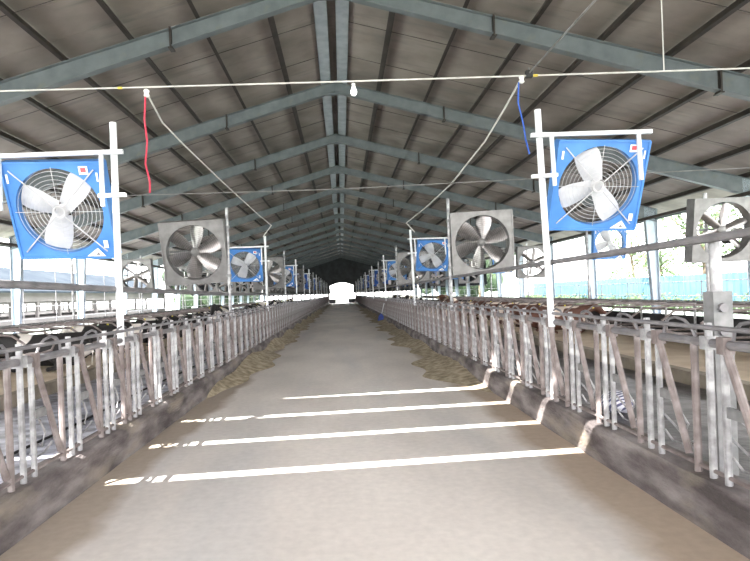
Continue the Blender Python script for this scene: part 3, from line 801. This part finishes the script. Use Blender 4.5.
tagm = MB(); tagm.box((-.03,-.006,-.04),(.03,.006,.04)); tagm = tagm.mesh('ear_tag', noise_mat('yellow tag', [(.7,.6,.05),(.75,.65,.08)], 3))
NW = ['first','second','third','fourth','fifth','sixth','seventh','eighth','ninth','tenth','eleventh','twelfth','thirteenth','fourteenth']
def cow(x, y, rz_, lying, col, lab):
    me, hz = cows[lying, col]
    o = addobj('cow', me, None, (x, y, .165 if lying else -.05)); o.rotation_euler.z = rz_
    tag(o, lab, 'cow', 'dairy cows behind the fences')
    for s in (-1,1): addobj('ear_tag', tagm, o, (1.0, s*.22, hz+.0))
rnd = random.Random(11)
L = [(-6.8,12.8,True),(-6.8,16.4,True),(-6.75,18.8,True),(-4.6,21.5,False),(-6.8,22.4,True),(-4.0,25.5,False),(-6.8,26.0,True),(-4.4,29.0,False),(-6.8,30.8,True),(-3.9,33.5,False),(-4.6,37.5,False),(-4.1,42,False),(-4.3,47,False)]
for i, (x, y, ly) in enumerate(L):
    cow(x, y, (PI + rnd.uniform(-.1,.1)) if ly else rnd.choice((PI/2, -PI/2))+rnd.uniform(-.3,.3), ly, 'black',
        'black and white cow %s beyond the left fence, %s from the camera' % ('lying in a stall' if ly else 'standing in the alley', NW[i]))
Rr = [(6.75,17.6,True),(6.8,20.0,True),(6.75,22.4,True),(4.6,24.4,False),(6.8,26.0,True),(6.75,29.6,True),(4.1,30.5,False),(6.8,34.4,True),(4.4,36,False),(4.2,41,False),(4.4,47,False)]
for i, (x, y, ly) in enumerate(Rr):
    col = 'brown' if i < 6 else 'black'
    cow(x, y, (rnd.uniform(-.1,.1)) if ly else rnd.choice((PI/2, -PI/2))+rnd.uniform(-.3,.3), ly, col,
        '%s and white cow %s beyond the right fence, %s from the camera' % (col, 'lying in a stall' if ly else 'standing in the alley', NW[i]))

# ------------------------------------------------------------ outside
def tree(x, y, h, r, mat, n, lab, dense, seed, rzz=None, low=.25):
    rd = random.Random(seed)
    t = empty('tree', (x, y, -.3)); tag(t, lab, 'tree', 'trees outside the barn')
    tr = MB(); tr.tube([(0,0,0),(.1,0,h*.3),(-.05,.1,h*.55),(0,0,h*.85)], 0, 8, rs=[.028*h,.022*h,.015*h,.006*h])
    for k in range(5):
        a = rd.uniform(0,6.28); z = h*rd.uniform(.3,.6)
        tr.tube([(0,0,z),(math.cos(a)*r*.6, math.sin(a)*r*.6, z+h*.2)], 0, 5, rs=[.012*h,.004*h])
    tr.build('trunk', M['bark'], t, True)
    m = MB(); clumps = [(rd.gauss(0,.45)*r, rd.gauss(0,.45)*r, h*rd.uniform(low,.92), rd.uniform(.25,.5)*r) for _ in range(16)]
    if dense:
        for cx,cy,cz,cr in clumps:
            q = cr*.8; ring = 7
            m.lathe([(q*math.sin(PI*(i+.3)/6.6), -q*math.cos(PI*(i+.3)/6.6)) for i in range(7)], (cx,cy,cz), ring)
    for _ in range(n):
        cx,cy,cz,cr = rd.choice(clumps)
        d = Vector((rd.gauss(0,1),rd.gauss(0,1),rd.gauss(0,1))).normalized()*cr*rd.uniform(.7,1.1)
        p = Vector((cx,cy,cz))+d; s = rd.uniform(.10,.22)
        a = Vector((rd.gauss(0,1),rd.gauss(0,1),rd.gauss(0,1))).normalized()*s; b = a.orthogonal().normalized()*s*.5
        m.add([p-a, p+b, p+a, p-b], [(0,1,2,3)])
    m.build('foliage', mat, t)
tree(24.5, 38, 9.5, 3.4, M['leafm'], 2600, 'light green tree beyond the blue sheets, showing between right-hand columns', False, 3)
tree(29, 56, 8, 3.6, M['leafm'], 2400, 'green tree beyond the blue sheets further down the right side', False, 5)
tree(27, 47.5, 6, 2.6, M['leafm'], 1600, 'low green tree between the other two beyond the blue sheets', False, 6)
i = 0
for yy in (86, 93, 100, 108, 117):  # dense row added to block side light and darken the far barn
    i += 1
    tree(21+rnd.uniform(-1,1), yy, rnd.uniform(9,11), 4.6, M['leafd'], 2200, 'dark dense tree in the added light-blocking row far down the right side, %s of five' % NW[i-1], True, 20+i, low=.2)
i = 0
for yy in (84, 91, 98, 106, 114, 123):  # left counterpart, likewise put in to cut the side light
    i += 1
    tree(-21+rnd.uniform(-.8,.8), yy, rnd.uniform(8,10), 4.4, M['leafd'], 2200, 'dark dense tree in the added light-blocking row far down the left side, %s of six' % NW[i-1], True, 40+i, low=.2)
# blue sheet fence right
t = empty('sheet_fence', (23, 0, -.3)); tag(t, 'blue corrugated sheet fence outside the right side', 'fence')
for k in range(9):
    m = MB(); y0 = 14+6*k; n = 40
    pts = [(.03*math.cos(i*PI/2), y0+5.9*i/n) for i in range(n+1)]
    vs = [(x,y,z) for z in (.5,2.35) for x,y in pts] ; vs += [(x+.02,y,z) for x,y,z in vs]
    N = n+1; fs = []
    for i in range(n): fs += [(i,i+1,N+i+1,N+i),(2*N+i,3*N+i,3*N+i+1,2*N+i+1),(N+i,N+i+1,3*N+i+1,3*N+i),(i,2*N+i,2*N+i+1,i+1)]
    m.add(vs, fs); m.build('sheet_panel', M['bluesheet'], t)
    m = MB(); m.box((.05,y0-.1,0),(.15,y0,2.6)); m.build('post', M['rail'], t)
m = MB()
rd = random.Random(5)
for _ in range(5200):
    y = rd.uniform(12, 66); x = 21.6+rd.uniform(-.8,.8); h = .9*abs(math.sin(y*.8)+.3*math.sin(y*2.3))*.6+.5
    p = Vector((x,y,-.25+rd.uniform(0,h))); a = Vector((rd.gauss(0,1),rd.gauss(0,1),rd.gauss(0,1))).normalized()*.16; b = a.orthogonal().normalized()*.07
    m.add([p-a,p+b,p+a,p-b], [(0,1,2,3)])
tag(m.build('weeds', M['leafm']), 'low green weeds growing along the blue sheet fence', 'weeds', kind='stuff')
# neighbouring barns left
def barn(x0, x1, y0, y1, ze, zr, lab):
    t = empty('barn', ((x0+x1)/2, y0, -.3)); tag(t, lab, 'barn'); w = (x1-x0)/2
    m = MB(); m.box((-w,0,0),(w,y1-y0,.9)); m.build('wall', M['bwall'], t)
    m = MB(); m.box((-w,0,2.3),(w,y1-y0,ze)); m.build('upper_wall', M['bwall'], t)
    pm = MB(); pm.box((-.12,-.12,0),(.12,.12,2.4)); pm = pm.mesh('pillar', M['bwall'])
    n = int((y1-y0)/4)
    for i in range(n+1):
        for s in (-1,1): addobj('pillar', pm, t, (s*(w-.14), .14+i*((y1-y0)-.28)/n, 0))
    m = MB(); m.prism([(-w-.8,ze-.15),(0,zr),(w+.8,ze-.15),(w+.8,ze),(0,zr+.15),(-w-.8,ze)], -.6, y1-y0+.6); m.build('roof', M['broof'], t)
barn(-38, -27, 34, 86, 3.2, 5.6, 'long low neighbouring barn with a blue-grey roof outside the left side')
barn(-66, -52, 60, 130, 4.5, 7.5, 'larger pale barn standing further behind the low left barn')

# ------------------------------------------------------------ light
w = bpy.data.worlds.new('world'); S.world = w; w.use_nodes = True
nt = w.node_tree; bg = nt.nodes['Background']
tc = nt.nodes.new('ShaderNodeTexCoord'); sx = nt.nodes.new('ShaderNodeSeparateXYZ'); rp = nt.nodes.new('ShaderNodeValToRGB')
nt.links.new(tc.outputs['Generated'], sx.inputs[0]); nt.links.new(sx.outputs['Z'], rp.inputs[0])
rp.color_ramp.elements[0].color = (1,.98,.97,1); rp.color_ramp.elements[1].color = (.93,.93,.98,1)
nt.links.new(rp.outputs[0], bg.inputs[0]); bg.inputs[1].default_value = 1.6
sd = bpy.data.lights.new('sun','SUN'); sun = bpy.data.objects.new('sun', sd); C.objects.link(sun)
sd.energy = 5.0; sd.angle = math.radians(.25); sd.color = (1,.96,.9)
sun.rotation_euler = Vector((TX, TY, -1)).to_track_quat('-Z','Y').to_euler(); sun.location = (-10,-10,30)
vs_ = S.view_settings; vs_.view_transform = 'Standard'; vs_.look = 'None'; vs_.gamma = 1; vs_.use_curve_mapping = False
vs_.exposure = 2.75
S.cycles.use_denoising = True
S.cycles.max_bounces = 10; S.cycles.diffuse_bounces = 6
